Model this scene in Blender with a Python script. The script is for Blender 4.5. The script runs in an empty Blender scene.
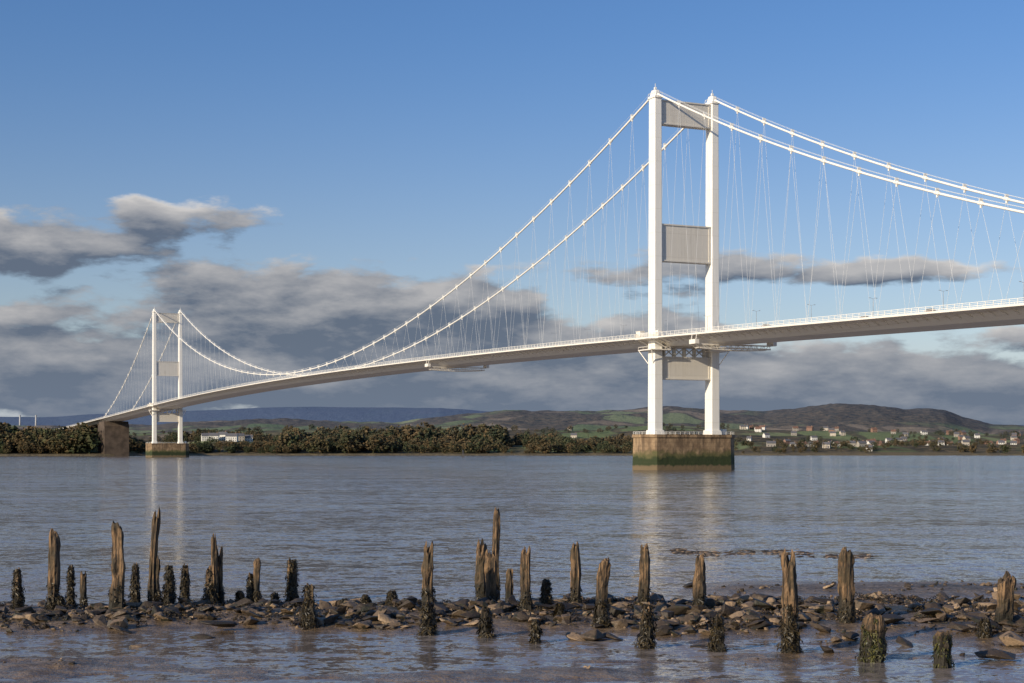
import bpy, math, random
import numpy as np
from mathutils import Vector
import bmesh
random.seed(7); rng=np.random.default_rng(7)
S=bpy.context.scene; col=S.collection
F=1517.0; HZ=449.0; CH=8.0
R=math.radians

# ------------------------------------------------------------------ helpers
class MB:
    def __init__(s): s.v=[]; s.f=[]
    def add(s,vs,fs):
        o=len(s.v); s.v+= [tuple(v) for v in vs]; s.f+=[tuple(i+o for i in f) for f in fs]
    def box(s,c,d,top=None):
        x,y,z=c; a,b,h=d[0]/2,d[1]/2,d[2]/2
        ta,tb=(a,b) if top is None else (top[0]/2,top[1]/2)
        vs=[(x-a,y-b,z-h),(x+a,y-b,z-h),(x+a,y+b,z-h),(x-a,y+b,z-h),
            (x-ta,y-tb,z+h),(x+ta,y-tb,z+h),(x+ta,y+tb,z+h),(x-ta,y+tb,z+h)]
        s.add(vs,[(3,2,1,0),(4,5,6,7),(0,1,5,4),(1,2,6,5),(2,3,7,6),(3,0,4,7)])
    def prism(s,poly0,z0,poly1,z1):
        n=len(poly0)
        vs=[(p[0],p[1],z0) for p in poly0]+[(p[0],p[1],z1) for p in poly1]
        fs=[(i,(i+1)%n,(i+1)%n+n,i+n) for i in range(n)]
        fs+=[tuple(range(n-1,-1,-1)),tuple(range(n,2*n))]
        s.add(vs,fs)
    def beam(s,p,q,r,n=4,r2=None):
        p=Vector(p);q=Vector(q);d=q-p
        if d.length<1e-6:return
        d.normalize(); up=Vector((0,0,1)) if abs(d.z)<.95 else Vector((1,0,0))
        a=d.cross(up).normalized(); b=d.cross(a).normalized()
        r2=r if r2 is None else r2
        vs=[];
        for (c,rr) in ((p,r),(q,r2)):
            for i in range(n):
                t=2*math.pi*(i+.5)/n
                vs.append(c+a*(rr*math.cos(t))+b*(rr*math.sin(t)))
        fs=[(i,i+n,(i+1)%n+n,(i+1)%n) for i in range(n)]+[tuple(range(n)),tuple(range(2*n-1,n-1,-1))]
        s.add(vs,fs)
    def tube(s,pts,r,n=8):
        pts=[Vector(p) for p in pts]; N=len(pts); vs=[]
        for k,p in enumerate(pts):
            d=(pts[min(k+1,N-1)]-pts[max(k-1,0)]).normalized()
            a=d.cross(Vector((0,0,1))).normalized(); b=d.cross(a).normalized()
            for i in range(n):
                t=2*math.pi*i/n; vs.append(p+a*(r*math.cos(t))+b*(r*math.sin(t)))
        fs=[(k*n+i,(k+1)*n+i,(k+1)*n+(i+1)%n,k*n+(i+1)%n) for k in range(N-1) for i in range(n)]
        s.add(vs,fs)
    def obj(s,name,mat,parent=None,smooth=False,loc=None,rot=None):
        me=bpy.data.meshes.new(name); me.from_pydata(s.v,[],s.f); me.update()
        if smooth: me.polygons.foreach_set('use_smooth',[True]*len(me.polygons))
        me.materials.append(mat)
        o=bpy.data.objects.new(name,me); col.objects.link(o)
        if parent: o.parent=parent
        if loc: o.location=loc
        if rot: o.rotation_euler=rot
        return o
def np_obj(name,V,Fc,mat,smooth=False,parent=None):
    me=bpy.data.meshes.new(name); V=np.asarray(V,np.float32); Fc=np.asarray(Fc,np.int32)
    k=Fc.shape[1]
    me.vertices.add(len(V)); me.vertices.foreach_set('co',V.ravel())
    me.loops.add(Fc.size); me.loops.foreach_set('vertex_index',Fc.ravel())
    me.polygons.add(len(Fc)); me.polygons.foreach_set('loop_start',np.arange(0,Fc.size,k,dtype=np.int32))
    me.polygons.foreach_set('use_smooth',np.full(len(Fc),smooth))
    me.update(calc_edges=True)
    me.materials.append(mat)
    o=bpy.data.objects.new(name,me); col.objects.link(o)
    if parent:o.parent=parent
    return o
def empty(name,loc=(0,0,0),rz=0,parent=None):
    o=bpy.data.objects.new(name,None); col.objects.link(o); o.location=loc; o.rotation_euler=(0,0,rz)
    if parent:o.parent=parent
    return o
def vnoise(x,y,seed=0):
    xi=np.floor(x).astype(np.int64); yi=np.floor(y).astype(np.int64); fx=x-xi; fy=y-yi
    fx=fx*fx*(3-2*fx); fy=fy*fy*(3-2*fy)
    def h(a,b):
        n=(a*374761393+b*668265263+seed*1442695041)&0xffffffff
        n=((n^(n>>13))*1274126177)&0xffffffff
        return ((n^(n>>16))&0xffff)/65535.0
    return (h(xi,yi)*(1-fx)+h(xi+1,yi)*fx)*(1-fy)+(h(xi,yi+1)*(1-fx)+h(xi+1,yi+1)*fx)*fy
def fbm(x,y,o=4,seed=0):
    x=np.asarray(x,float);y=np.asarray(y,float)
    s=0;a=.5;t=0
    for i in range(o):
        s=s+a*vnoise(x,y,seed+i*17); t+=a; a*=.5; x=x*2.03+5.1; y=y*2.03+9.7
    return s/t-.5
def sst(a,b,x):
    t=np.clip((x-a)/(b-a),0,1); return t*t*(3-2*t)

# ------------------------------------------------------------------ node helpers
class NT:
    def __init__(s,nt): s.t=nt; s.n=nt.nodes; s.l=nt.links
    def N(s,typ,**kw):
        n=s.n.new(typ)
        for k,v in kw.items(): setattr(n,k,v)
        return n
    def put(s,sock,v):
        if isinstance(v,bpy.types.NodeSocket): s.l.new(v,sock)
        elif v is not None: sock.default_value=v
    def M(s,op,a,b=None,c=None,clamp=False):
        n=s.N('ShaderNodeMath',operation=op); n.use_clamp=clamp
        s.put(n.inputs[0],a)
        if b is not None:s.put(n.inputs[1],b)
        if c is not None:s.put(n.inputs[2],c)
        return n.outputs[0]
    def V(s,op,a,b=None,c=None):
        n=s.N('ShaderNodeVectorMath',operation=op); s.put(n.inputs[0],a)
        if b is not None:s.put(n.inputs[1],b)
        if c is not None:s.put(n.inputs[2],c)
        return n.outputs[1] if op in('DOT_PRODUCT','LENGTH') else n.outputs[0]
    def mix(s,f,a,b,mode='MIX'):
        n=s.N('ShaderNodeMix',data_type='RGBA',blend_type=mode)
        s.put(n.inputs[0],f); s.put(n.inputs[6],a if isinstance(a,bpy.types.NodeSocket) else (*a,1)); s.put(n.inputs[7],b if isinstance(b,bpy.types.NodeSocket) else (*b,1))
        return n.outputs[2]
    def noise(s,vec,scale,detail=4,rough=.55,dim='3D',color=False):
        n=s.N('ShaderNodeTexNoise',noise_dimensions=dim); s.put(n.inputs['Vector'],vec)
        n.inputs['Scale'].default_value=scale;n.inputs['Detail'].default_value=detail;n.inputs['Roughness'].default_value=rough
        return n.outputs[1 if color else 0]
    def mr(s,v,a,b,c=0,d=1,smooth=True):
        n=s.N('ShaderNodeMapRange'); n.interpolation_type='SMOOTHSTEP' if smooth else 'LINEAR'
        s.put(n.inputs[0],v); n.inputs[1].default_value=a;n.inputs[2].default_value=b;n.inputs[3].default_value=c;n.inputs[4].default_value=d
        return n.outputs[0]
    def mapv(s,vec,scale,loc=(0,0,0)):
        n=s.N('ShaderNodeMapping'); s.put(n.inputs[0],vec); n.inputs['Scale'].default_value=scale; n.inputs['Location'].default_value=loc
        return n.outputs[0]
    def bump(s,h,strength,dist,nrm=None):
        n=s.N('ShaderNodeBump'); s.put(n.inputs['Height'],h); n.inputs['Strength'].default_value=strength; n.inputs['Distance'].default_value=dist
        if nrm: s.l.new(nrm,n.inputs['Normal'])
        return n.outputs[0]
def mat(name):
    m=bpy.data.materials.new(name); m.use_nodes=True; t=NT(m.node_tree)
    b=m.node_tree.nodes['Principled BSDF']
    g=t.N('ShaderNodeNewGeometry'); tc=t.N('ShaderNodeTexCoord')
    return m,t,b,g.outputs['Position'],tc.outputs['Object'],g
def simple(name,c,rough=.6,var=.15,scale=1.0,metal=0):
    m,t,b,P,O,g=mat(name)
    n=t.noise(P,scale,4)
    c2=t.mix(t.mr(n,.3,.7),tuple(x*(1-var) for x in c),tuple(min(1,x*(1+var)) for x in c))
    t.l.new(c2,b.inputs['Base Color']); b.inputs['Roughness'].default_value=rough; b.inputs['Metallic'].default_value=metal
    return m

# paint
def paint(name,c,dirt=.1):
    m,t,b,P,O,g=mat(name)
    st=t.noise(t.mapv(O,(1.2,1.2,.05)),1.0,4)
    bl=t.noise(O,.12,3)
    k=t.M('MULTIPLY',t.mr(st,.45,.75),t.mr(bl,.35,.65))
    sep=t.N('ShaderNodeSeparateXYZ'); t.put(sep.inputs[0],O)
    seam=t.M('LESS_THAN',t.M('FRACT',t.M('DIVIDE',sep.outputs[2],9.0)),.03)
    k=t.M('MAXIMUM',t.M('MULTIPLY',k,dirt*4,clamp=True),t.M('MULTIPLY',seam,.3))
    t.l.new(t.mix(k,c,tuple(x*.70 for x in (c[0],c[1]*.96,c[2]*.88))),b.inputs['Base Color'])
    b.inputs['Roughness'].default_value=.45
    return m
M_white=paint('white_paint',(.84,.815,.75),.10)
M_portal=paint('portal_paint',(.66,.62,.545),.12)
M_deck=paint('deck_paint',(.84,.79,.70),.08)
M_wire=simple('wire_paint',(.75,.75,.73),.5,.05)
M_asphalt=simple('asphalt',(.05,.05,.052),.9,.2)
M_dark=simple('dark_steel',(.06,.06,.065),.5,.2)
M_lamp=simple('galvanised_steel',(.30,.31,.32),.5,.1)
M_glass=simple('window_glass',(.03,.035,.045),.1,.1)
def m_pier():
    m,t,b,P,O,g=mat('pier_masonry')
    sep=t.N('ShaderNodeSeparateXYZ'); t.put(sep.inputs[0],P)
    z=sep.outputs[2]; n=t.noise(P,.35,6); n2=t.noise(t.mapv(P,(1,1,.15)),.6,5)
    c=t.mix(t.mr(n,.35,.65),(.19,.125,.07),(.34,.235,.135))
    c=t.mix(t.M('MULTIPLY',t.mr(n2,.45,.65),.7),c,(.09,.06,.036))
    zz=t.M('ADD',z,t.M('MULTIPLY',t.M('SUBTRACT',n,.5),5))
    c=t.mix(t.mr(zz,8.0,5.5),c,(.09,.085,.03))
    c=t.mix(t.mr(zz,5.8,4.6),c,(.025,.038,.010))
    zz2=t.M('ADD',z,t.M('MULTIPLY',t.M('SUBTRACT',n2,.5),2))
    c=t.mix(t.mr(zz2,2.2,1.4),c,(.15,.11,.06))
    cour=t.M('LESS_THAN',t.M('FRACT',t.M('DIVIDE',z,1.5)),.07)
    c=t.mix(t.M('MULTIPLY',cour,.45),c,(.06,.045,.03))
    t.l.new(c,b.inputs['Base Color']); b.inputs['Roughness'].default_value=.85
    t.l.new(t.bump(n,.6,.6),b.inputs['Normal'])
    return m
M_pier=m_pier()
M_conc=simple('brown_concrete',(.085,.062,.045),.9,.35,.15)

# ------------------------------------------------------------------ BRIDGE
SP=988.0
ax=Vector((.408,-.913,0)).normalized()
T0=Vector((66,582,0))
BR=empty('suspension_bridge',T0,math.atan2(ax.y,ax.x))
CT=12.6
def deckz(s):
    if s>0: return 50.5-.0235*s
    if s<-SP: return 50.5-.0235*(-s-SP)
    return 56.3-5.8*((s+SP/2)/(SP/2))**2
def cabz(s):
    if s>0: return 143.5-.463*s+.00045*s*s
    if s<-SP:
        q=-s-SP; return 143.5-.463*q+.00045*q*q
    return 59.8+(s+SP/2)**2*(143.5-59.8)/(SP/2)**2
# deck
prof=[(-16,0),(-16,-.55),(-12.2,-1.15),(-8.6,-3.3),(8.6,-3.3),(12.2,-1.15),(16,-.55),(16,0),(11.5,.02),(11.5,.25),(11.2,.25),(11.2,0.0),(-11.2,0.0),(-11.2,.25),(-11.5,.25),(-11.5,.02)]
mb=MB(); ss=list(np.arange(-1720,460.1,9.15)); n=len(prof)
vs=[(s,p[0],deckz(s)+p[1]) for s in ss for p in prof]
fs=[(k*n+i,(k+1)*n+i,(k+1)*n+(i+1)%n,k*n+(i+1)%n) for k in range(len(ss)-1) for i in range(n)]
mb.add(vs,fs); mb.obj('deck_girder',M_deck,BR)
mb=MB()
for a,b_ in ((-11.1,-.6),(.6,11.1)):
    vs=[(s,t,deckz(s)+.03) for s in ss for t in (a,b_)]
    mb.add(vs,[(2*k,2*k+2,2*k+3,2*k+1) for k in range(len(ss)-1)])
mb.obj('carriageway',M_asphalt,BR)
mb=MB()
for c in (-7.6,-4.1,4.1,7.6):
    s=-1290
    while s<300:
        z0=deckz(s)+.036; z1=deckz(s+6)+.036
        mb.add([(s,c-.08,z0),(s+6,c-.08,z1),(s+6,c+.08,z1),(s,c+.08,z0)],[(0,1,2,3)]); s+=15
mb.obj('lane_markings',M_white,BR)
# parapets
mb=MB()
for t in (-15.9,15.9,-11.35,11.35,-.25,.25):
    for h in ((.55,1.0,1.45) if abs(t)>12 else (.6,.95)):
        for k in range(len(ss)-1):
            a,b_=ss[k],ss[k+1]; mb.beam((a,t,deckz(a)+h),(b_,t,deckz(b_)+h),.09 if h>1.2 else .055)
for t in (-15.9,15.9):
    for s in np.arange(-1700,450,3.05): mb.box((s,t,deckz(s)+.72),(.16,.12,1.46))
for t in (-11.35,11.35,-.25,.25):
    for s in np.arange(-1700,450,6.1): mb.box((s,t,deckz(s)+.5),(.12,.1,1.0))
mb.obj('parapet_railings',M_white,BR)
mb=MB()
for s in np.arange(-1290,302,4.575):
    for sg in (-1,1):
        z=deckz(s)
        mb.add([(s-.12,sg*15.6,z-.56),(s-.12,sg*12.3,z-1.0),(s-.12,sg*10.6,z-2.3),(s+.12,sg*15.6,z-.56),(s+.12,sg*12.3,z-1.0),(s+.12,sg*10.6,z-2.3)],
               [(0,1,2),(5,4,3),(0,3,4,1),(1,4,5,2),(2,5,3,0)])
mb.obj('footway_brackets',M_deck,BR)
# cables
mb=MB(); mh=MB(); mband=MB(); mhan=MB()
for t in (-CT,CT):
    for (a,b_) in ((-SP-305,-SP),(-SP,0),(0,305)):
        q=np.linspace(a,b_,int((b_-a)/9)+1)
        mb.tube([(s,t,cabz(s)) for s in q],.38,8)
        for dt in (-.55,.55): mh.tube([(s,t+dt,cabz(s)+1.25) for s in q],.045,4)
        step=18.3; nb=int(round((b_-a)/step)); 
        for i in range(1,nb):
            s=a+(b_-a)*i/nb; z=cabz(s)
            if z-deckz(s)<.8: continue
            sl=(cabz(s+.5)-cabz(s-.5)); d=Vector((1,0,sl)).normalized()
            c=Vector((s,t,z)); mband.beam(c-d*1.0,c+d*1.0,.58,8)
            mband.box((s,t,z+.7),(.18,1.3,1.5)); mband.box((s,t,z-.8),(.5,.4,.9))
            for e in (-1,1):
                s2=s+e*step/2
                mhan.beam((s+e*.15,t,z-.7),(s2,t,deckz(s2)-.2),.04,4)
mb.obj('main_cables',M_white,BR,True); mh.obj('cable_hand_ropes',M_wire,BR); mband.obj('cable_bands',M_white,BR); mhan.obj('hangers',M_wire,BR)
def oct_(cx,cy,w,d,ch):
    a,b=w/2,d/2
    return [(cx-a+ch,cy-b),(cx+a-ch,cy-b),(cx+a,cy-b+ch),(cx+a,cy+b-ch),(cx+a-ch,cy+b),(cx-a+ch,cy+b),(cx-a,cy+b-ch),(cx-a,cy-b+ch)]
for s0 in (0,-SP):
    mb=MB()
    for t in (-CT,CT):
        mb.prism(oct_(s0,t,5.2,3.9,.35),13.5,oct_(s0,t,4.6,3.2,.3),141.6)
        mb.prism(oct_(s0,t,6.6,5.2,.5),13.4,oct_(s0,t,6.2,4.8,.5),15.2)
        mb.prism(oct_(s0,t,5.4,3.9,.3),141.2,oct_(s0,t,5.4,3.9,.3),142.0)
        mb.prism(oct_(s0,t,4.6,3.0,.5),142.0,oct_(s0,t,3.0,2.2,.5),144.3)
        mb.beam((s0,t,144.2),(s0,t,147),.12); mb.box((s0,t,145.2),(.8,.8,.7))
        for e in(-1,1):
            for f_ in (-1,1): mb.beam((s0+e*2.4,t+f_*1.7,142),(s0+e*2.4,t+f_*1.7,143.2),.06)
            mb.beam((s0+e*2.4,t-1.7,143.2),(s0+e*2.4,t+1.7,143.2),.05)
            mb.beam((s0-2.4,t+e*1.7,143.2),(s0+2.4,t+e*1.7,143.2),.05)
    mb.obj('tower_legs',M_white,BR)
    mb=MB()
    def portal(z0,z1,th=3.0,sub=0):
        w=2*(CT-1.7)
        mb.box((s0,0,(z0+z1)/2),(th,w,z1-z0-1.0))
        mb.box((s0,0,z1-.25),(th+.7,w,.5)); mb.box((s0,0,z0+.25),(th+.7,w,.5))
        for k in (-7.2,-3.6,0,3.6,7.2):
            mb.box((s0,k,(z0+z1)/2),(th+.05,.10,z1-z0-1.04))
        mb.box((s0,0,z0+(z1-z0)*.62),(th+.04,w-.2,.10))
        for e in (-1,1):
            mb.box((s0,e*(CT-2.2),(z0+z1)/2),(th+.5,.9,z1-z0-1.02))
    portal(131.5,140.8); portal(79.4,93.6,3.4); portal(34.5,43.2,3.2)
    for t in (-9,-4.5,0,4.5,9):
        mb.box((s0,t,44.9),(1.8,.7,3.4)); 
    for t in (-9,-4.5,0,4.5):
        mb.beam((s0,t,43.3),(s0,t+4.5,46.8),.22); mb.beam((s0,t+4.5,43.3),(s0,t,46.8),.22)
    mb.box((s0,0,46.9),(4.6,20.8,.5))
    mb.obj('tower_portal_beams',M_portal,BR)
    mb=MB()
    for sg in (-1,1):
        z=50.3
        mb.prism([(s0-8,sg*15.5),(s0-5,sg*18.6),(s0+5,sg*18.6),(s0+8,sg*15.5)][::sg],z-.7,[(s0-8,sg*15.5),(s0-5,sg*18.6),(s0+5,sg*18.6),(s0+8,sg*15.5)][::sg],z)
        pts=[(s0-8,sg*15.7),(s0-5,sg*18.5),(s0+5,sg*18.5),(s0+8,sg*15.7)]
        for i in range(3):
            for h in (.5,1.0,1.5): mb.beam((*pts[i],z+h),(*pts[i+1],z+h),.07)
            for k in range(5):
                f_=k/4; x=pts[i][0]*(1-f_)+pts[i+1][0]*f_; y=pts[i][1]*(1-f_)+pts[i+1][1]*f_
                mb.box((x,y,z+.75),(.14,.14,1.5))
        mb.box((s0-7.5,sg*15.0,51.7),(3.2,1.8,2.6)); mb.box((s0-7.5,sg*15.0,53.1),(3.6,2.2,.2))
        mb.box((s0+6.5,sg*15.0,51.5),(2.4,1.6,2.2))
        mb.box((s0,sg*13,45.6),(10,8.6,.35))
        for e in (-1,1):
            mb.beam((s0+e*4.9,sg*9,46.8),(s0+e*4.9,sg*17.2,46.8),.08); mb.beam((s0+e*4.9,sg*9,45.6),(s0+e*4.9,sg*17.2,49.5),.14)
            mb.beam((s0+e*2,sg*14.6,40.5),(s0+e*4.9,sg*17,45.5),.18)
            for k in range(5): mb.box((s0+e*4.9,sg*(9+2.05*k),46.2),(.1,.1,1.2))
        mb.beam((s0-4.9,sg*17.2,46.8),(s0+4.9,sg*17.2,46.8),.08)
    mb.obj('tower_walkways',M_deck,BR)
    mb=MB()
    mb.prism(oct_(s0,0,16,41.5,4.4),-8,oct_(s0,0,15.2,40.6,4.2),12.4)
    mb.prism(oct_(s0,0,15.9,41.3,4.3),12.4,oct_(s0,0,15.9,41.3,4.3),13.5)
    mb.obj('tower_pier',M_pier,BR)
    mb=MB(); P8=oct_(s0,0,15,40.4,4)
    for i in range(8):
        p,q=P8[i],P8[(i+1)%8]
        for h in (.55,1.1): mb.beam((*p,13.5+h),(*q,13.5+h),.05)
        L=math.dist(p,q); k=max(1,int(L/2))
        for j in range(k):
            f_=j/k; mb.box((p[0]*(1-f_)+q[0]*f_,p[1]*(1-f_)+q[1]*f_,14.05),(.1,.1,1.1))
    mb.box((s0,17.6,14.6),(2.2,1.6,2.2))
    mb.obj('pier_railing',M_white,BR)
# maintenance gantries
for s0,dz in ((-232,0),(35,0)):
    mb=MB(); z=deckz(s0)
    for e in (-1.6,1.6):
        P1=[(s0+e,t,z-4.0) for t in np.linspace(-17,17,13)]
        P2=[(s0+e,t,z-5.3-.7*(1-(t/17)**2)) for t in np.linspace(-15,15,13)]
        for i in range(12):
            mb.beam(P1[i],P1[i+1],.17); mb.beam(P2[i],P2[i+1],.17); mb.beam(P1[i],P2[i+ (i%2)],.09); mb.beam(P1[i],P2[i],.09)
        for sg in (-1,1): mb.beam((s0+e,sg*17,z-4.0),(s0+e,sg*16.3,z-.4),.16)
    mb.box((s0,0,z-5.2),(3.2,30,.18)); mb.box((s0,-16.5,z-3.2),(4.2,1.6,1.6)); mb.box((s0,16.5,z-3.2),(4.2,1.6,1.6))
    mb.obj('maintenance_gantry',M_deck,BR)
for s0,sg in ((-SP-305,-1),(305,1)):
    z=deckz(s0); mb=MB()
    P=[(-14,0),(34,0),(34,z-12),(24,z-3.4),(-8,z-3.4),(-14,z-9)]
    vs=[(s0+sg*p[0],t,p[1]) for t in (-14,14) for p in P]
    k=len(P); mb.add(vs,[tuple(range(k)),tuple(range(2*k-1,k-1,-1))]+[(i,i+k,(i+1)%k+k,(i+1)%k) for i in range(k)])
    for q in range(5): mb.box((s0+sg*(-8+q*9),0,(z-14)/2),(1.2,29.2,z-14))
    mb.obj('anchorage',M_conc,BR)
mb=MB()
for s0 in list(np.arange(-1360,-1720,-50))+[370,430]:
    z=deckz(s0)
    for t in (-7,7): mb.box((s0,t,(z-3.3)/2),(2.2,3,z-3.3))
    mb.box((s0,0,z-4.3),(2.6,18,1.9))
mb.obj('viaduct_piers',M_conc,BR)

# lamps
lm=MB(); lm.beam((0,0,0),(0,0,7.4),.10,6,.05)
for e in(-1,1):
    lm.beam((0,0,7.3),(0,e*1.1,7.6),.04); lm.box((0,e*1.3,7.6),(.25,.6,.13))
lm.box((0,0,.3),(.4,.4,.6))
first=None
for s0 in np.arange(-1270,440,33.0):
    if first is None: first=lm.obj('street_lamp',M_lamp); o=first
    else: o=bpy.data.objects.new('street_lamp',first.data); col.objects.link(o)
    p=T0+ax*s0; o.location=(p.x,p.y,deckz(s0)+.03); o.rotation_euler=(0,0,BR.rotation_euler.z)
def extr(mb,prof,y0,y1):
    k=len(prof); vs=[(p[0],y0,p[1]) for p in prof]+[(p[0],y1,p[1]) for p in prof]
    mb.add(vs,[tuple(range(k)),tuple(range(2*k-1,k-1,-1))]+[(i,i+k,(i+1)%k+k,(i+1)%k) for i in range(k)])
perp=Vector((-ax.y,ax.x,0))
M_tyre=simple('tyre',(.02,.02,.02),.9)
def wheels(e,xs,w,r):
    mb=MB()
    for x in xs:
        for sg in (-1,1): mb.beam((x,sg*w-.12,r),(x,sg*w+.12,r),r,12)
    mb.obj('wheels',M_tyre,e)
def car(s0,t0,c):
    p=T0+ax*s0+perp*t0
    e=empty('car',(p.x,p.y,deckz(s0)+.04),BR.rotation_euler.z+(math.pi if t0>0 else 0))
    mb=MB(); extr(mb,[(-2.1,.35),(2.1,.35),(2.15,.75),(1.1,.95),(-1.9,.98),(-2.15,.8)],-.86,.86)
    extr(mb,[(.55,1.42),(-1.3,1.42),(-1.2,1.46),(.45,1.46)],-.66,.66)
    mb.obj('body',simple('car_paint',c,.3),e)
    mb=MB(); extr(mb,[(-1.85,.97),(1.1,.95),(.5,1.42),(-1.3,1.42)],-.74,.74); mb.obj('windows',M_glass,e)
    wheels(e,(-1.3,1.35),.8,.33)
for a in ((120,-6,(.05,.06,.1)),(150,6,(.5,.5,.5)),(155,-9.3,(.06,.02,.02)),(70,-9,(.1,.1,.12)),(-300,-6,(.6,.6,.6)),(-560,6,(.05,.05,.05)),(-420,-9,(.1,.15,.3))): car(*a)

# ------------------------------------------------------------------ FAR TERRAIN
R3=([-400,0,60,200,300,440,480,560,640,700,750,850,1024,1400],[425,418,417,411,408,408,412,419,413,410,418,424,426,420])
R2=([-400,0,140,200,300,400,450,500,560,620,650,690,740,765,800,830,850,885,905,930,945,962,990,1024,1400],
    [428,427,427,424,422,424,418,413,413,412,411,411,415,415,410,406.5,405.5,407,409.5,409.5,412,419,426,427,424])
R1=([-400,0,140,200,300,400,500,600,650,700,800,900,1024,1400],[436,436,436,434,431,432,433,431,428,430,433,434,437,436])
def shore(x,y):
    px=512+F*x/y
    return 1870-165*sst(165,95,px)+14*fbm(x/60,y*0,3,3)*2
def terr(x,y):
    x=np.asarray(x,float);y=np.asarray(y,float)
    px=512+F*x/y
    d=y-shore(x,y)
    h=-3+5*sst(-10,25,d)+13*sst(20,220,d)*(.75+.6*fbm(x/220,y/220,3,5))
    h=h+9*np.exp(-((px-222)/45)**2)*sst(30,150,d)*sst(600,300,d)
    def ridge(Rr,D,w,amp,seed):
        hh=(HZ-np.interp(px,*Rr))*D/F+CH
        g=np.exp(-((y-D)/w)**2)
        return hh*g+amp*g*fbm(x/(D*.05),y/(D*.08),5,seed)
    m=d>0
    r2=ridge(R2,4800,1000,14,21)
    r2=r2+np.clip(r2/90,0,1)*(9*fbm(x/38,y/60,3,61)+22*fbm(x/240,y/300,3,62))
    hr=np.maximum.reduce([ridge(R1,2900,420,8,11),r2,ridge(R3,9500,1800,20,31)])
    h=np.where(m,np.maximum(h,hr*sst(150,700,d)+ (h*.3)),h)
    return h
us=np.linspace(-.75,.75,1500); ds=np.concatenate([np.linspace(1660,2300,80),np.geomspace(2310,16000,150)])
U,D=np.meshgrid(us,ds); X=U*D; Hh=terr(X,D)
V=np.stack([X,D,Hh],-1).reshape(-1,3); nu=len(us); nd=len(ds)
ii=(np.arange(nd-1)[:,None]*nu+np.arange(nu-1)[None]).ravel()
Fq=np.stack([ii,ii+1,ii+nu+1,ii+nu],-1)
def m_land():
    m,t,b,P,O,g=mat('countryside')
    sep=t.N('ShaderNodeSeparateXYZ'); t.put(sep.inputs[0],P)
    y=sep.outputs[1]; z=sep.outputs[2]
    P2=t.mapv(P,(1,.5,0))
    wv=t.N('ShaderNodeTexNoise'); t.put(wv.inputs['Vector'],P2); wv.inputs['Scale'].default_value=.006
    va=t.N('ShaderNodeVectorMath',operation='MULTIPLY_ADD'); t.put(va.inputs[0],wv.outputs['Color']); va.inputs[1].default_value=(90,90,0); t.put(va.inputs[2],P2)
    P2=va.outputs[0]
    vo=t.N('ShaderNodeTexVoronoi'); t.put(vo.inputs['Vector'],P2); vo.inputs['Scale'].default_value=.0075
    ve=t.N('ShaderNodeTexVoronoi',feature='DISTANCE_TO_EDGE'); t.put(ve.inputs['Vector'],P2); ve.inputs['Scale'].default_value=.0075
    s2=t.N('ShaderNodeSeparateColor'); t.put(s2.inputs[0],vo.outputs['Color'])
    field=t.mix(s2.outputs[0],(.12,.16,.055),(.23,.25,.11))
    field=t.mix(t.mr(s2.outputs[1],.62,.72),field,(.26,.20,.125))
    n=t.noise(P,.0022,5,.6)
    wood=t.mix(t.mr(t.noise(P,.045,4,.7),.35,.65),(.033,.033,.018),(.15,.11,.058))
    hedge=t.mr(ve.outputs['Distance'],.09,.04)
    wm=t.M('MAXIMUM',t.mr(n,.52,.58),t.mr(s2.outputs[2],.76,.80))
    wm=t.M('MAXIMUM',wm,t.M('MULTIPLY',hedge,.85))
    sx=t.M('DIVIDE',sep.outputs[0],y)
    hill=t.M('MULTIPLY',t.mr(sx,.14,.17),t.M('MULTIPLY',t.mr(y,3700,4000),t.mr(z,60,85)))
    wm=t.M('MAXIMUM',wm,hill)
    c=t.mix(wm,field,wood)
    near=t.mr(z,6,2.5)
    c=t.mix(near,c,t.mix(t.noise(P,.05,4),(.11,.08,.045),(.20,.16,.08)))
    hz=t.mr(y,2300,6500,0.05,.44,False)  # aerial haze painted into the land colour, stronger with distance
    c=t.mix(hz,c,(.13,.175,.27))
    c=t.mix(t.mr(y,6300,8000,0,.88),c,(.10,.145,.235))  # farthest ridge: more blue haze mixed into base colour
    t.l.new(c,b.inputs['Base Color']); b.inputs['Roughness'].default_value=1; b.inputs['Specular IOR Level'].default_value=.1
    t.l.new(t.bump(t.noise(P,.02,5,.7),.7,14),b.inputs['Normal'])
    return m
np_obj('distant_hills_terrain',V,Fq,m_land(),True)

# trees
def foliage_mat(name,c1,c2):
    m,t,b,P,O,g=mat(name)
    r=g.outputs['Random Per Island']
    n=t.noise(P,.03,3)
    c=t.mix(r,c1,c2); c=t.mix(t.mr(n,.44,.62),c,t.mix(r,(.025,.036,.013),(.06,.068,.024)))
    sep=t.N('ShaderNodeSeparateXYZ'); t.put(sep.inputs[0],P)
    c=t.mix(t.mr(sep.outputs[1],1700,3300,.03,.24,False),c,(.13,.155,.21))  # distance haze tinted into the leaf colour along Y
    t.l.new(c,b.inputs['Base Color']); b.inputs['Roughness'].default_value=.9; b.inputs['Specular IOR Level'].default_value=.15
    return m
octv=np.array([(1,0,0),(-1,0,0),(0,1,0),(0,-1,0),(0,0,1),(0,0,-1)],float)
octf=np.array([(0,2,4),(2,1,4),(1,3,4),(3,0,4),(2,0,5),(1,2,5),(3,1,5),(0,3,5)])
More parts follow.
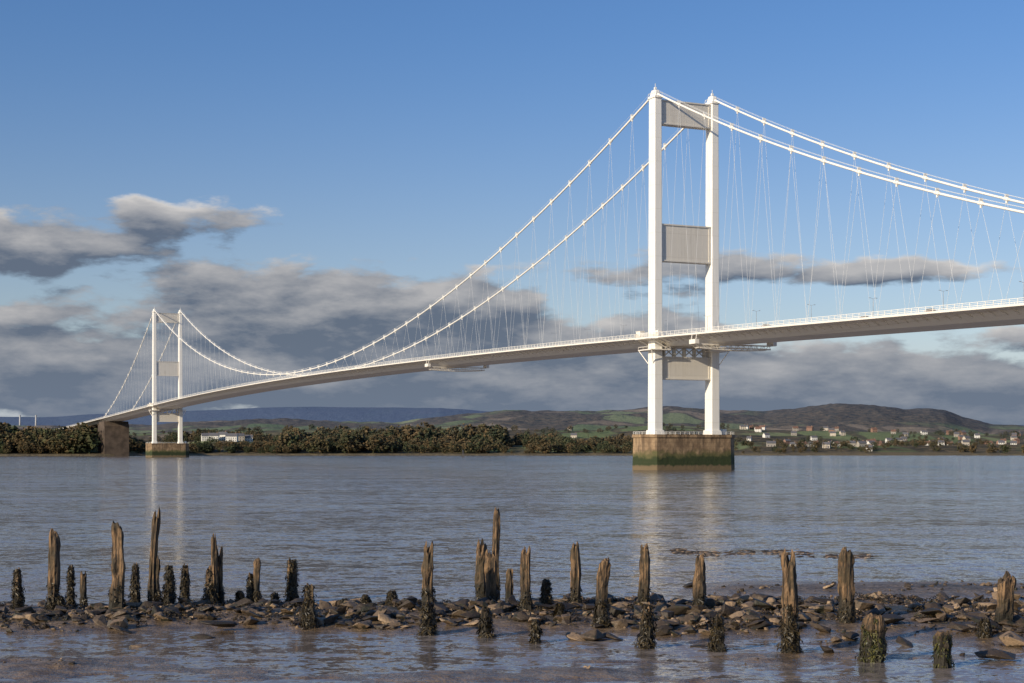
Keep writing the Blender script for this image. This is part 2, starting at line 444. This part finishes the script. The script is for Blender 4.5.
def tree_template(h,w,n,conif=False):
    V=[];Fc=[];o=0
    mb=MB(); mb.beam((0,0,-.1),(0,0,h*.6),w*.03,5,w*.012)
    for i in range(5):
        a=rng.uniform(0,6.28); zz=h*rng.uniform(.25,.5); mb.beam((0,0,zz),(math.cos(a)*w*.35,math.sin(a)*w*.35,zz+h*.25),w*.02,4,w*.006)
    for v in mb.v: V.append(v)
    for f in mb.f:
        for k in range(1,len(f)-1): Fc.append((f[0],f[k],f[k+1]))
    o=len(V)
    for i in range(n):
        while True:
            p=rng.uniform(-1,1,3)
            if .3<np.linalg.norm(p)<1: break
        zc=h*.53+p[2]*h*.47
        ww=w*.5*(1-.3*max(p[2],0))
        if conif: ww=w*.5*(1.05-(zc/h))
        c=np.array([p[0]*ww,p[1]*ww,zc]); r=w*rng.uniform(.035,.095)
        vv=octv*r*rng.uniform(.5,1.6,(6,1))*np.array([1,1,.8])+c
        V+=list(map(tuple,vv)); Fc+=[tuple(f+o) for f in octf]; o+=6
    return np.array(V),np.array(Fc)
temps=[tree_template(rng.uniform(.85,1.05),rng.uniform(.8,1.35),88) for _ in range(8)]+[tree_template(1.15,.5,60,True)]
def tree_mass(name,pts,mat_):
    VV=[];FF=[];o=0
    for (x,y,z,h) in pts:
        V,Fc=temps[rng.integers(len(temps))]
        a=rng.uniform(0,6.28); c,s=math.cos(a),math.sin(a)
        Q=V*h; Q=np.stack([Q[:,0]*c-Q[:,1]*s+x,Q[:,0]*s+Q[:,1]*c+y,Q[:,2]+z],-1)
        VV.append(Q);FF.append(Fc+o);o+=len(Q)
    return np_obj(name,np.concatenate(VV),np.concatenate(FF),mat_)
def scatter(n,px0,px1,d0,d1,h0,h1,thr=-1):
    px=rng.uniform(px0,px1,n); d=rng.uniform(d0,d1,n); x=(px-512)/F*d
    k=fbm(x/70,d/110,3,77)>thr; px,d,x=px[k],d[k],x[k]
    z=terr(x,d); h=rng.uniform(h0,h1,len(x))*(1+1.1*fbm(x/50,d/60,2,9))
    k=z>2.2
    return list(zip(x[k],d[k],z[k]-.3,h[k]))
T=scatter(420,-250,92,1740,1900,16,27)+scatter(60,110,150,1830,1980,12,18)
T+=scatter(260,-250,150,1722,1742,6,13)
T+=scatter(150,165,300,1890,1990,7,12,-.05)+scatter(90,165,300,2110,2250,10,17)
T+=scatter(520,285,500,1893,2230,12,25)
T+=scatter(330,500,640,1895,2200,8,17,-.06)
T+=scatter(460,640,1300,1895,2250,5,12,-.04)
T+=scatter(320,-250,1300,1888,1905,3,8,-.05)
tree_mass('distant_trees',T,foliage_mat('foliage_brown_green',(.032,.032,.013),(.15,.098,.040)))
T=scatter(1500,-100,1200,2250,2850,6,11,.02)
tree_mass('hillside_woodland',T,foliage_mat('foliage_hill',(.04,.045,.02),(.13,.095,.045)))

# houses
M_wall=[simple('render_white',(.66,.64,.59),.8),simple('render_cream',(.5,.44,.36),.8),simple('brick_red',(.25,.15,.11),.9),simple('stone',(.32,.29,.25),.9)]
M_roof=[simple('slate',(.11,.11,.12),.8),simple('clay_tile',(.16,.09,.065),.9)]
def house(px,d,w,dp,h,wm=0,rm=0,rz=None,name='house'):
    x=(px-512)/F*d; z=float(terr(x,d))
    e=empty(name,(x,d,z-.5),rng.uniform(-.5,.5) if rz is None else rz)
    mb=MB(); mb.box((0,0,h/2),(w,dp,h))
    rh=dp*.42
    mb.add([(-w/2,-dp/2,h),(-w/2,dp/2,h),(-w/2,0,h+rh),(w/2,-dp/2,h),(w/2,dp/2,h),(w/2,0,h+rh)],[(0,2,1),(3,4,5)])
    mb.obj('walls',M_wall[wm],e)
    mb=MB()
    for sg in (-1,1):
        y0=sg*(dp/2+.4); z0=h-.3
        mb.add([(-w/2-.3,y0,z0+.02),(w/2+.3,y0,z0+.02),(w/2+.3,0,h+rh+.05),(-w/2-.3,0,h+rh+.05),
                (-w/2-.3,y0,z0+.3),(w/2+.3,y0,z0+.3),(w/2+.3,0,h+rh+.35),(-w/2-.3,0,h+rh+.35)],
               [(0,1,2,3),(7,6,5,4),(0,4,5,1),(3,2,6,7),(0,3,7,4),(1,5,6,2)])
    mb.obj('roof',M_roof[rm],e)
    mb=MB(); mb.box((w*.32,0,h+rh+.5),(1,.8,1.8)); mb.obj('chimney',M_wall[2],e)
    mb=MB(); nf=max(1,int(h/2.8)); nw=max(2,int(w/3))
    for f in range(nf):
        for i in range(nw):
            xx=-w/2+w*(i+.5)/nw
            if f==0 and i==nw//2: continue
            mb.box((xx,-dp/2,f*2.8+1.7),(1.2,.12,1.3)); mb.box((xx,dp/2,f*2.8+1.7),(1.2,.12,1.3))
    mb.obj('windows',M_glass,e)
    mb=MB(); mb.box((-w/2+w*(nw//2+.5)/nw,-dp/2,1.35),(1.1,.14,2.2)); mb.obj('door',M_dark,e)
for px,d,w,dp,h in ((206,2060,12,9,7),(214,2040,13,9,7),(223,2055,12,9,8),(232,2030,15,9,7),(240,2060,11,8,7),(249,2070,10,8,6)):
    house(px,d,w,dp,h,0 if px!=240 else 1,0,rng.uniform(-.4,.4),'white_house')
for i in range(80):
    px=rng.choice([rng.uniform(740,1020),rng.uniform(560,1020),rng.uniform(250,500)],p=[.8,.15,.05]); d=rng.uniform(2250,2880)
    house(px,d,rng.uniform(7,11),rng.uniform(6.5,8),rng.uniform(4.8,6),int(rng.choice([0,0,1,2,3])),int(rng.choice([0,0,1])))
for i in range(8):
    house(rng.uniform(640,1000),1960+rng.uniform(0,120),rng.uniform(8,12),7,rng.uniform(4.5,5.5),int(rng.choice([0,1,3])),0)
for px in (20,36):
    d=5200; x=(px-512)/F*d; z=float(terr(x,d)); mb=MB(); mb.beam((0,0,0),(0,0,(HZ-415)*d/F+CH-z),4,12,2.5)
    mb.beam((0,0,(HZ-416)*d/F+CH-z),(0,0,(HZ-415.5)*d/F+CH-z),3.4,12)
    mb.obj('chimney_stack',simple('stack_concrete',(.4,.4,.4),.8),None,True,(x,d,z))
e=empty('navigation_beacon',((463-512)/F*1450,1450,0))
mb=MB()
for a in range(4):
    t=a*math.pi/2+.4; mb.beam((math.cos(t)*1.6,math.sin(t)*1.6,-2),(math.cos(t)*.4,math.sin(t)*.4,5.5),.2)
mb.box((0,0,5.5),(1.8,1.8,.3)); mb.box((0,0,.8),(2.6,2.6,1.4)); mb.obj('frame',M_dark,e)
mb=MB(); mb.beam((0,0,5.6),(0,0,7.2),.6,8,.4); mb.beam((0,0,7.2),(0,0,8.4),.08); mb.obj('lantern',M_dark,e)

# ------------------------------------------------------------------ WATER
def ripple_normal(t,P,big,amp=1.0):
    a=t.V('SUBTRACT',t.noise(t.mapv(P,(.7,1.2,1)),.8,2,.5,color=True),(.5,.5,.5))
    b=t.V('SUBTRACT',t.noise(t.mapv(P,(.8,1.1,1)),3.4,3,.65,color=True),(.5,.5,.5))
    c=t.V('SUBTRACT',t.noise(t.mapv(P,(.45,1,1)),.10,3,.6,color=True),(.5,.5,.5))
    s=t.V('ADD',t.V('ADD',t.V('MULTIPLY',a,(.40*amp,.54*amp,0)),t.V('MULTIPLY',b,(.62*amp,.72*amp,0))),t.V('MULTIPLY',c,(.12*amp,.30*amp,0)))
    n=t.N('ShaderNodeVectorMath',operation='SCALE'); t.put(n.inputs[0],s); t.put(n.inputs[3],t.mr(big,.35,.65,.6,1.25))
    return t.V('NORMALIZE',t.V('ADD',n.outputs[0],(0,0,1)))
def m_water():
    m,t,b,P,O,g=mat('estuary_water')
    big=t.noise(t.mapv(P,(.22,1,1)),.02,5,.65)
    c=t.mix(t.mr(big,.35,.65),(.160,.135,.120),(.215,.182,.160))
    t.l.new(c,b.inputs['Base Color'])
    b.inputs['IOR'].default_value=1.333; b.inputs['Roughness'].default_value=.09
    t.l.new(ripple_normal(t,P,big),b.inputs['Normal'])
    return m
mb=MB(); mb.add([(-40000,-3000,0),(40000,-3000,0),(40000,60000,0),(-40000,60000,0)],[(0,1,2,3)])
mb.obj('estuary_water',m_water())

# ------------------------------------------------------------------ FOREGROUND SHORE
def ground(x,y):
    x=np.asarray(x,float);y=np.asarray(y,float)
    yc=72.3+1.6*np.sin(x/13+1)+3.5*fbm(x/5,y*0,3,41)-1.0*sst(-5,20,x)
    w=np.where(y>yc,5.0+2.0*sst(-2,20,x),5.8+4.2*sst(-14,12,x))
    r=.59*np.exp(-np.abs((y-yc)/w)**2.2)
    flat=.50*sst(4,15,x)*np.exp(-((y-86.5+.05*(x-14))/6.0)**2)
    h=-.25+np.maximum(r,0)+flat
    h=h+.24*fbm(x/2.4,y/2.0,4,42)*(1-.75*sst(80,83,y))+.24*fbm(x/8,y/4,3,43)+.06*fbm(x*2.2,y*2.2,2,46)*(1-.7*sst(80,83,y))
    h=h+.36*np.exp(-((y-56)/7.5)**2)*(.70+1.4*fbm(x/8,y/1.6,3,44))
    bank=sst(40,4,y)*6.3
    return h+bank
xs=np.arange(-44,44.01,.13); ys=np.arange(45,104,.13)
X,Y=np.meshgrid(xs,ys); Z=ground(X,Y); V=np.stack([X,Y,Z],-1).reshape(-1,3)
nu=len(xs);nd=len(ys); ii=(np.arange(nd-1)[:,None]*nu+np.arange(nu-1)[None]).ravel()
def m_mud():
    m,t,b,P,O,g=mat('wet_mud')
    n=t.noise(P,1.1,5); n2=t.noise(P,6,4); n3=t.noise(P,.25,3)
    sep=t.N('ShaderNodeSeparateXYZ'); t.put(sep.inputs[0],P); z=sep.outputs[2]
    c=t.mix(t.mr(n,.35,.65),(.10,.068,.040),(.22,.155,.095))
    c=t.mix(t.M('MULTIPLY',t.mr(n2,.52,.6),t.mr(z,.08,.25)),c,(.045,.033,.02))
    c=t.mix(t.M('MULTIPLY',t.mr(n3,.5,.6),t.mr(z,.14,.3)),c,(.035,.030,.015))
    t.l.new(c,b.inputs['Base Color'])
    t.l.new(t.M('ADD',t.mr(z,.0,.22,.12,.5),t.mr(n2,.4,.6,-.05,.15)),b.inputs['Roughness'])
    t.l.new(t.bump(t.M('ADD',n,t.M('MULTIPLY',n2,.6)),.8,.16),b.inputs['Normal'])
    return m
M_mud=m_mud()
np_obj('mud_foreshore',V,np.stack([ii,ii+1,ii+nu+1,ii+nu],-1),M_mud,True)
xs=np.linspace(-90,90,140); ys=np.linspace(-60,45.1,90)
X,Y=np.meshgrid(xs,ys); Z=ground(X,Y)-.02*(Y<45); V=np.stack([X,Y,Z],-1).reshape(-1,3)
nu=len(xs);nd=len(ys); ii=(np.arange(nd-1)[:,None]*nu+np.arange(nu-1)[None]).ravel()
np_obj('river_bank',V,np.stack([ii,ii+1,ii+nu+1,ii+nu],-1),M_mud,True)

# rocks
def rock_t(flat,npt=13):
    bm=bmesh.new()
    for i in range(npt):
        v=rng.normal(size=3); v/=np.linalg.norm(v); v*=rng.uniform(.65,1.15); bm.verts.new((v[0],v[1]*rng.uniform(.6,1),v[2]*flat))
    r=bmesh.ops.convex_hull(bm,input=bm.verts)
    bmesh.ops.delete(bm,geom=[v for v in bm.verts if not v.link_faces],context='VERTS')
    bmesh.ops.bevel(bm,geom=list(bm.edges),offset=.035,segments=1,affect='EDGES')
    bmesh.ops.triangulate(bm,faces=bm.faces)
    bm.verts.index_update()
    V=np.array([v.co[:] for v in bm.verts]); Fc=np.array([[v.index for v in f.verts] for f in bm.faces]); bm.free(); return V,Fc
RT=[rock_t(rng.uniform(.28,.7)) for _ in range(20)]
def m_rock():
    m,t,b,P,O,g=mat('shore_rock')
    r=g.outputs['Random Per Island']; n=t.noise(P,2.5,5); n2=t.noise(P,9,4)
    cr=t.N('ShaderNodeValToRGB'); t.put(cr.inputs[0],r)
    el=cr.color_ramp.elements; el[0].position=0; el[0].color=(.028,.020,.013,1); el[1].position=1; el[1].color=(.42,.29,.17,1)
    for p_,c_ in ((.38,(.065,.045,.028,1)),(.66,(.15,.104,.062,1)),(.88,(.28,.19,.112,1))):
        q=el.new(p_); q.color=c_
    c=t.mix(t.mr(n,.53,.63),cr.outputs[0],(.025,.024,.011))
    c=t.mix(t.mr(n2,.3,.7,0,.35),c,(.02,.016,.012))
    t.l.new(c,b.inputs['Base Color']); b.inputs['Roughness'].default_value=.6
    t.l.new(t.bump(n2,.7,.05),b.inputs['Normal']); return m
VV=[];FF=[];o=0
def addrock(x,y,s,sc=(1,1,1),rz=None,sink=.25):
    global o
    V,Fc=RT[rng.integers(len(RT))]; a=rng.uniform(0,6.28) if rz is None else rz; c,q=math.cos(a),math.sin(a)
    Q=V*s*np.array(sc); tl=rng.normal(0,.25); Q[:,2]+=Q[:,0]*tl
    Q=np.stack([Q[:,0]*c-Q[:,1]*q+x,Q[:,0]*q+Q[:,1]*c+y,Q[:,2]+float(ground(x,y))+s*sink*.6],-1)
    VV.append(Q);FF.append(Fc+o);o+=len(Q)
N=0
while N<6800:
    x=rng.uniform(-32,32); y=rng.uniform(54,92)
    g_=float(ground(x,y)); dens=.5+2.4*float(fbm(x/3,y/2.5,3,88))
    if g_<.0+rng.uniform(0,.18) or rng.uniform()>dens: continue
    if (y>81 or y<61) and rng.uniform()<.88: continue
    s=min(.08*math.exp(rng.normal(0,.75)),.6)*(1.3 if g_>.2 else .9)
    addrock(x,y,s); N+=1
for i in range(700):
    x=rng.uniform(-27,30); y=rng.uniform(62,80)
    if float(ground(x,y))<.05 or fbm(x/3,y/2.5,3,88)<-.09: continue
    addrock(x,y,rng.uniform(.2,.6),(1.25,.9,.85),sink=.4)
def px2(px,py,zz=.25):
    d=(CH-zz)*F/(py-HZ); return (px-512)/F*d,d
for px,py,s in ((680,616,.9),(592,634,.95),(575,634,.6),(222,626,.85),(240,612,.6),(455,612,.6),(610,634,.55),(890,624,.8),(935,620,.8),(915,612,.7),(985,628,.8),(1000,654,.8),(765,612,.7),(745,606,.65),(905,640,.5),(350,612,.7),(385,622,.6),(410,608,.7),(330,622,.5),(640,616,.6),(812,612,.6),(830,588,.4),(262,597,.5),(60,617,.5),(140,640,.4),(1012,640,.7),(955,596,.3),(300,606,.6),(535,622,.6),(560,614,.7),(700,640,.5),(120,628,.5),(200,632,.5)):
    x,y=px2(px,py); addrock(x,y,s,(1.2,.85,.7),sink=.6)
for i in range(380):
    t=rng.uniform(0,1); px=672+200*t; py=551+5*t+rng.normal(0,1.3)+1.5*math.sin(t*9)
    if math.sin(t*23)+math.sin(t*41)<-.9: continue
    x,y=px2(px,py,0); V,Fc=RT[rng.integers(14)]; s=rng.uniform(.1,.27)
    Q=V*s*np.array([1.6,1,.6]); Q=Q+np.array([x,y,.0]); VV.append(Q);FF.append(Fc+o);o+=len(Q)
np_obj('shore_rocks',np.concatenate(VV),np.concatenate(FF),m_rock())

# posts
def m_post():
    m,t,b,P,O,g=mat('weathered_timber')
    gr=t.noise(t.mapv(P,(11,11,.9)),1,5,.65); n=t.noise(P,1.3,3)
    sep=t.N('ShaderNodeSeparateXYZ'); t.put(sep.inputs[0],P)
    c=t.mix(t.mr(gr,.38,.62),(.018,.012,.007),(.25,.150,.072))
    c=t.mix(t.M('MULTIPLY',t.mr(n,.48,.62),.75),c,(.042,.031,.014))
    zz=t.M('ADD',sep.outputs[2],t.M('MULTIPLY',n,2.4))
    c=t.mix(t.mr(zz,3.0,1.8),c,(.02,.016,.008))
    t.l.new(c,b.inputs['Base Color']); b.inputs['Roughness'].default_value=.75
    t.l.new(t.bump(gr,1,.09),b.inputs['Normal']); return m
M_post=m_post()
def m_weed(name,c1,c2):
    m,t,b,P,O,g=mat(name); r=g.outputs['Random Per Island']
    t.l.new(t.mix(t.M('POWER',r,2.2),c1,c2),b.inputs['Base Color']); b.inputs['Roughness'].default_value=.5; return m
M_weed=m_weed('bladder_wrack',(.010,.008,.004),(.080,.055,.018)); M_green=m_weed('green_algae',(.018,.022,.007),(.12,.11,.026))
def weed(parent,r0,r1,z0,z1,n,m_,lx=0,ly=0):
    V=[];Fc=[]; sd=int(rng.integers(1000))
    A=rng.uniform(0,6.283,n); Fz=rng.uniform(0,1,n); Zz=z0+(z1-z0)*Fz
    mod=1+1.5*fbm(A*1.3,Zz*3.2,2,sd); hole=fbm(A*1.1,Zz*2.5,2,sd+5)
    for i in range(n):
        f=Fz[i]; z=Zz[i]; r=(r0+(r1-r0)*f)*max(.55,mod[i]); a=A[i]; L=rng.uniform(.06,.26); w=rng.uniform(.010,.028)
        if hole[i]<-.13: continue
        a2=a+rng.normal(0,.5); dx,dy=math.cos(a),math.sin(a); px,py=-dy,dx
        ex,ey=math.cos(a2),math.sin(a2); k=len(V); ox,oy=lx*z,ly*z
        rr=r*rng.uniform(.7,1.0); out=rng.uniform(.0,.11)
        V+=[(ox+dx*rr+px*w,oy+dy*rr+py*w,z),(ox+dx*rr-px*w,oy+dy*rr-py*w,z),
            (ox+ex*(rr+out)-px*w*1.6,oy+ey*(rr+out)-py*w*1.6,z-L*.5),(ox+ex*(rr+out)+px*w*1.6,oy+ey*(rr+out)+py*w*1.6,z-L*.45),
            (ox+ex*(rr+out*.9)+rng.normal(0,.03),oy+ey*(rr+out*.9),z-L)]
        Fc+=[(k,k+1,k+2),(k,k+2,k+3),(k+3,k+2,k+4)]
    return np_obj('seaweed',V,Fc,m_,False,parent)
def post(px,top,base,w,kind=0,lean=0):
    x,d=px2(px,base,.2); zg=float(ground(x,d)); sc=d/F
    H=(CH-zg)-(top-HZ)*sc; r=w*sc/2
    n=16; m=22; V=[];Fc=[]
    groove=rng.uniform(.7,1.1,n); topj=rng.uniform(0,1,n)**1.3
    topj=(topj+np.roll(topj,1))/2; topj=(topj-topj.min())/(np.ptp(topj)+1e-6)
    jag=min(.3*H,.8)*(rng.uniform(.3,1.1) if kind!=2 else .3)
    lx=lean+rng.normal(0,.014); ly=rng.normal(0,.02)
    tap=rng.uniform(.0,.2) if kind==0 else (.5 if kind==1 else .25)
    ph=rng.uniform(0,6); sd=int(rng.integers(1000))
    for j in range(m):
        f=j/(m-1)
        wob=1+.5*float(fbm(f*5,ph,3,sd))
        for i in range(n):
            a=2*math.pi*i/n
            z=-.5+(H+.5)*f - (jag*topj[i]*max(0,(f-.55)/.45)**1.5)
            rr=r*groove[i]*(1.08-tap*f)*wob*(1+.5*float(fbm(i*.9,z*2.0,2,sd+3)))
            if abs(math.cos(a))>.2 and abs(math.sin(a))>.2 : rr*=1.1
            if f>.97: rr*=.7
            V.append((rr*math.cos(a)+lx*z+.04*math.sin(z*1.1+ph),rr*math.sin(a)+ly*z,z))
    for j in range(m-1):
        for i in range(n): Fc.append((j*n+i,j*n+(i+1)%n,(j+1)*n+(i+1)%n)); Fc.append((j*n+i,(j+1)*n+(i+1)%n,(j+1)*n+i))
    zc=H-jag*1.1; V.append((lx*zc,ly*zc,zc)); k=len(V)-1
    for i in range(n): Fc.append(((m-1)*n+i,(m-1)*n+(i+1)%n,k))
    ob=np_obj('wooden_post',V,Fc,M_post); ob.location=(x,d,zg)
    if kind==0: weed(ob,r*1.15,r*.9,.1,min(H*.33,1.3),400,M_weed,lx,ly)
    elif kind==1: weed(ob,r*1.3,r*.5,.0,H*.96,1300,M_weed,lx,ly)
    else: weed(ob,r*.98,r*.72,.0,H*.93,1500,M_green,lx,ly)
POSTS=[(18,567,612,9,1,0),(53,528,612,10,0,.01),(71,564,606,7,1,0),(84,570,606,5,0,0),(118,520,615,12,0,0),(135,562,612,8,1,0),
(152,506,600,7,0,.02),(157,555,600,6,0,0),(169,563,608,10,1,0),(185,563,603,8,1,.0),(214,532,606,6,0,.02),(220,545,605,7,0,0),(210,565,606,11,1,0),
(257,557,598,7,0,0),(250,572,598,6,1,0),(292,557,599,12,1,0),(309,583,625,14,1,0),(429,540,612,11,0,0),(428,600,630,15,1,0),
(482,538,600,12,0,0),(495,507,602,7,0,.01),(492,548,606,11,0,0),(486,606,632,13,1,0),(510,568,606,7,0,.02),(525,545,612,11,0,0),
(546,578,610,11,1,0),(576,541,610,10,0,0),(601,557,618,11,0,0),(602,598,624,15,1,0),(645,543,608,10,0,0),(647,602,643,15,1,0),
(700,553,612,11,0,0),(790,547,648,13,0,0),(790,600,648,18,1,0),(717,614,646,14,1,0),(846,546,622,14,0,0),(873,613,656,22,2,0),(943,630,662,17,2,0),
(1003,571,627,16,0,.12),(536,618,638,9,1,0),(60,595,612,9,1,0),(240,590,606,9,1,0),(275,592,600,8,1,0),(345,598,610,9,1,0),(392,590,606,10,1,0),(365,594,606,8,1,0),(560,602,618,9,1,0),(740,598,610,9,1,0),(985,617,636,12,1,0)]
for p in POSTS: post(*p)
# seaweed tufts lying over the rocks
n=430; V=[];Fc=[]
for i in range(n):
    x=rng.uniform(-28,28); y=rng.uniform(63,80); g_=float(ground(x,y))
    if g_<.08: continue
    R0=rng.uniform(.15,.6)
    for j in range(60):
        a=rng.uniform(0,6.28); q=R0*math.sqrt(rng.uniform()); zz=g_+.2*(1-(q/R0)**2)+rng.uniform(.02,.1)
        cx,cy=x+q*math.cos(a),y+q*math.sin(a); L=rng.uniform(.05,.14); b_=rng.uniform(0,6.28); k=len(V)
        V+=[(cx,cy,zz+.03),(cx+L*math.cos(b_),cy+L*math.sin(b_),zz-.04),(cx+L*math.cos(b_+.7),cy+L*math.sin(b_+.7),zz-.03)]; Fc.append((k,k+1,k+2))
np_obj('seaweed_patches',V,Fc,M_weed)

# ------------------------------------------------------------------ SKY
W=bpy.data.worlds.new('World'); S.world=W; W.use_nodes=True
t=NT(W.node_tree); t.n.clear()
sunv=Vector((-.75,-.66,.36)).normalized()
elev=math.asin(sunv.z); rot=math.atan2(sunv.x,sunv.y)%(2*math.pi)
out=t.N('ShaderNodeOutputWorld')
tc=t.N('ShaderNodeTexCoord'); sep=t.N('ShaderNodeSeparateXYZ'); t.put(sep.inputs[0],tc.outputs['Generated'])
az=t.M('ARCTAN2',sep.outputs[0],sep.outputs[1]); el=t.M('ARCSINE',sep.outputs[2])
cb=t.N('ShaderNodeCombineXYZ'); t.put(cb.inputs[0],az); t.put(cb.inputs[1],el)
sky=t.N('ShaderNodeTexSky',sky_type='NISHITA'); sky.sun_disc=False; sky.sun_elevation=elev; sky.sun_rotation=rot
sky.air_density=1.0; sky.dust_density=.5; sky.ozone_density=1.5
tint=t.mix(t.mr(el,.08,.30),(.90,.91,1.08),(.58,.83,1.20))
sc_=t.mix(1.0,sky.outputs[0],tint,'MULTIPLY')
sc_=t.mix(t.mr(el,.10,.0,0,.8),sc_,(4.9,5.5,6.3))
bg=t.N('ShaderNodeBackground'); bg.inputs[1].default_value=.10; t.l.new(sc_,bg.inputs[0])
G=bpy.data.node_groups.new('cloud_density','ShaderNodeTree')
G.interface.new_socket('Vector',in_out='INPUT',socket_type='NodeSocketVector')
G.interface.new_socket('D',in_out='OUTPUT',socket_type='NodeSocketFloat')
g=NT(G); gi=g.N('NodeGroupInput'); go=g.N('NodeGroupOutput')
v0=gi.outputs[0]
wn=g.noise(v0,11,2,.5,color=True)
vd=g.V('ADD',v0,g.V('MULTIPLY',g.V('SUBTRACT',wn,(.5,.5,.5)),(.14,.035,0)))
EL=[(30,238,160,34,1.2),(185,224,90,20,1.15),(30,262,110,14,.8),(30,310,70,12,.75),(300,322,200,54,1.35),(440,318,130,46,1.25),(200,286,120,20,1.1),(70,360,190,40,1.25),
(250,376,420,44,1.5),(740,390,440,48,1.5),(690,268,150,22,.95),(900,275,150,12,1.0),(990,350,150,24,.8),(640,300,90,14,.55),(600,345,220,30,1.05)]
cur=None
for (x,y,rx,ry,am) in EL:
    u=(x-512)/F; a=math.atan(u); e=math.atan((HZ-y)/F*math.cos(a)); ra=rx/F; re=ry/F
    q=g.V('MULTIPLY_ADD',vd,(1/ra,1/re,0),(-a/ra,-e/re,0))
    vv=g.M('MULTIPLY',g.M('POWER',.449,g.V('DOT_PRODUCT',q,q)),am)
    cur=vv if cur is None else g.M('SMOOTH_MAX',cur,vv,.15)
sp=g.N('ShaderNodeSeparateXYZ'); g.put(sp.inputs[0],vd)
bq=g.mr(g.M('ABSOLUTE',g.M('SUBTRACT',sp.outputs[1],.06)),.08,.0)
bo=g.mr(g.M('ABSOLUTE',sp.outputs[0]),.33,.45,0,.65)
cur=g.M('MAXIMUM',cur,g.M('MULTIPLY',bq,bo))
f1=g.noise(g.mapv(v0,(1,2.8,1)),14,7,.58)
tot=g.M('SUBTRACT',g.M('MULTIPLY_ADD',g.M('SUBTRACT',f1,.5),2.2,cur),.46)
tot=g.M('ADD',tot,g.mr(cur,.0,.2,-.4,0))
g.put(go.inputs[0],tot)
def grp(v):
    n=t.N('ShaderNodeGroup'); n.node_tree=G; t.put(n.inputs[0],v); return n.outputs[0]
d0=grp(cb.outputs[0])
off=t.N('ShaderNodeVectorMath',operation='ADD'); t.put(off.inputs[0],cb.outputs[0]); off.inputs[1].default_value=(-.004,.011,0)
d1=grp(off.outputs[0])
alpha=t.mr(d0,.0,.34)
diff=t.M('SUBTRACT',d0,d1)
lit=t.M('ADD',t.M('MULTIPLY',diff,1.05),.17,clamp=True)
edge=t.mr(d0,.6,.05)
lit=t.M('MULTIPLY',lit,t.M('ADD',.55,t.M('MULTIPLY',edge,.45)))
cc=t.mix(lit,(.115,.147,.205),(.76,.72,.68))
cc=t.mix(t.mr(el,.09,.0,0,.65),cc,(.15,.195,.275))
bg2=t.N('ShaderNodeBackground'); t.l.new(cc,bg2.inputs[0]); bg2.inputs[1].default_value=1.0
mx=t.N('ShaderNodeMixShader'); t.l.new(t.M('MULTIPLY',alpha,.96),mx.inputs[0]); t.l.new(bg.outputs[0],mx.inputs[1]); t.l.new(bg2.outputs[0],mx.inputs[2])
t.l.new(mx.outputs[0],out.inputs[0])

L=bpy.data.lights.new('sun','SUN'); L.energy=5.0; L.angle=R(.5); L.color=(1,.86,.66)
lo=bpy.data.objects.new('sun',L); col.objects.link(lo); lo.rotation_euler=sunv.to_track_quat('Z','Y').to_euler(); lo.location=(-50,-50,60)

cam=bpy.data.cameras.new('camera'); co=bpy.data.objects.new('camera',cam); col.objects.link(co)
co.location=(0,0,CH); co.rotation_euler=(math.pi/2,0,0); cam.sensor_width=36; cam.lens=F/1024*36; cam.shift_y=(HZ-341.5)/1024
cam.clip_start=.5; cam.clip_end=120000; S.camera=co
S.view_settings.view_transform='Standard'; S.view_settings.look='None'; S.view_settings.exposure=0
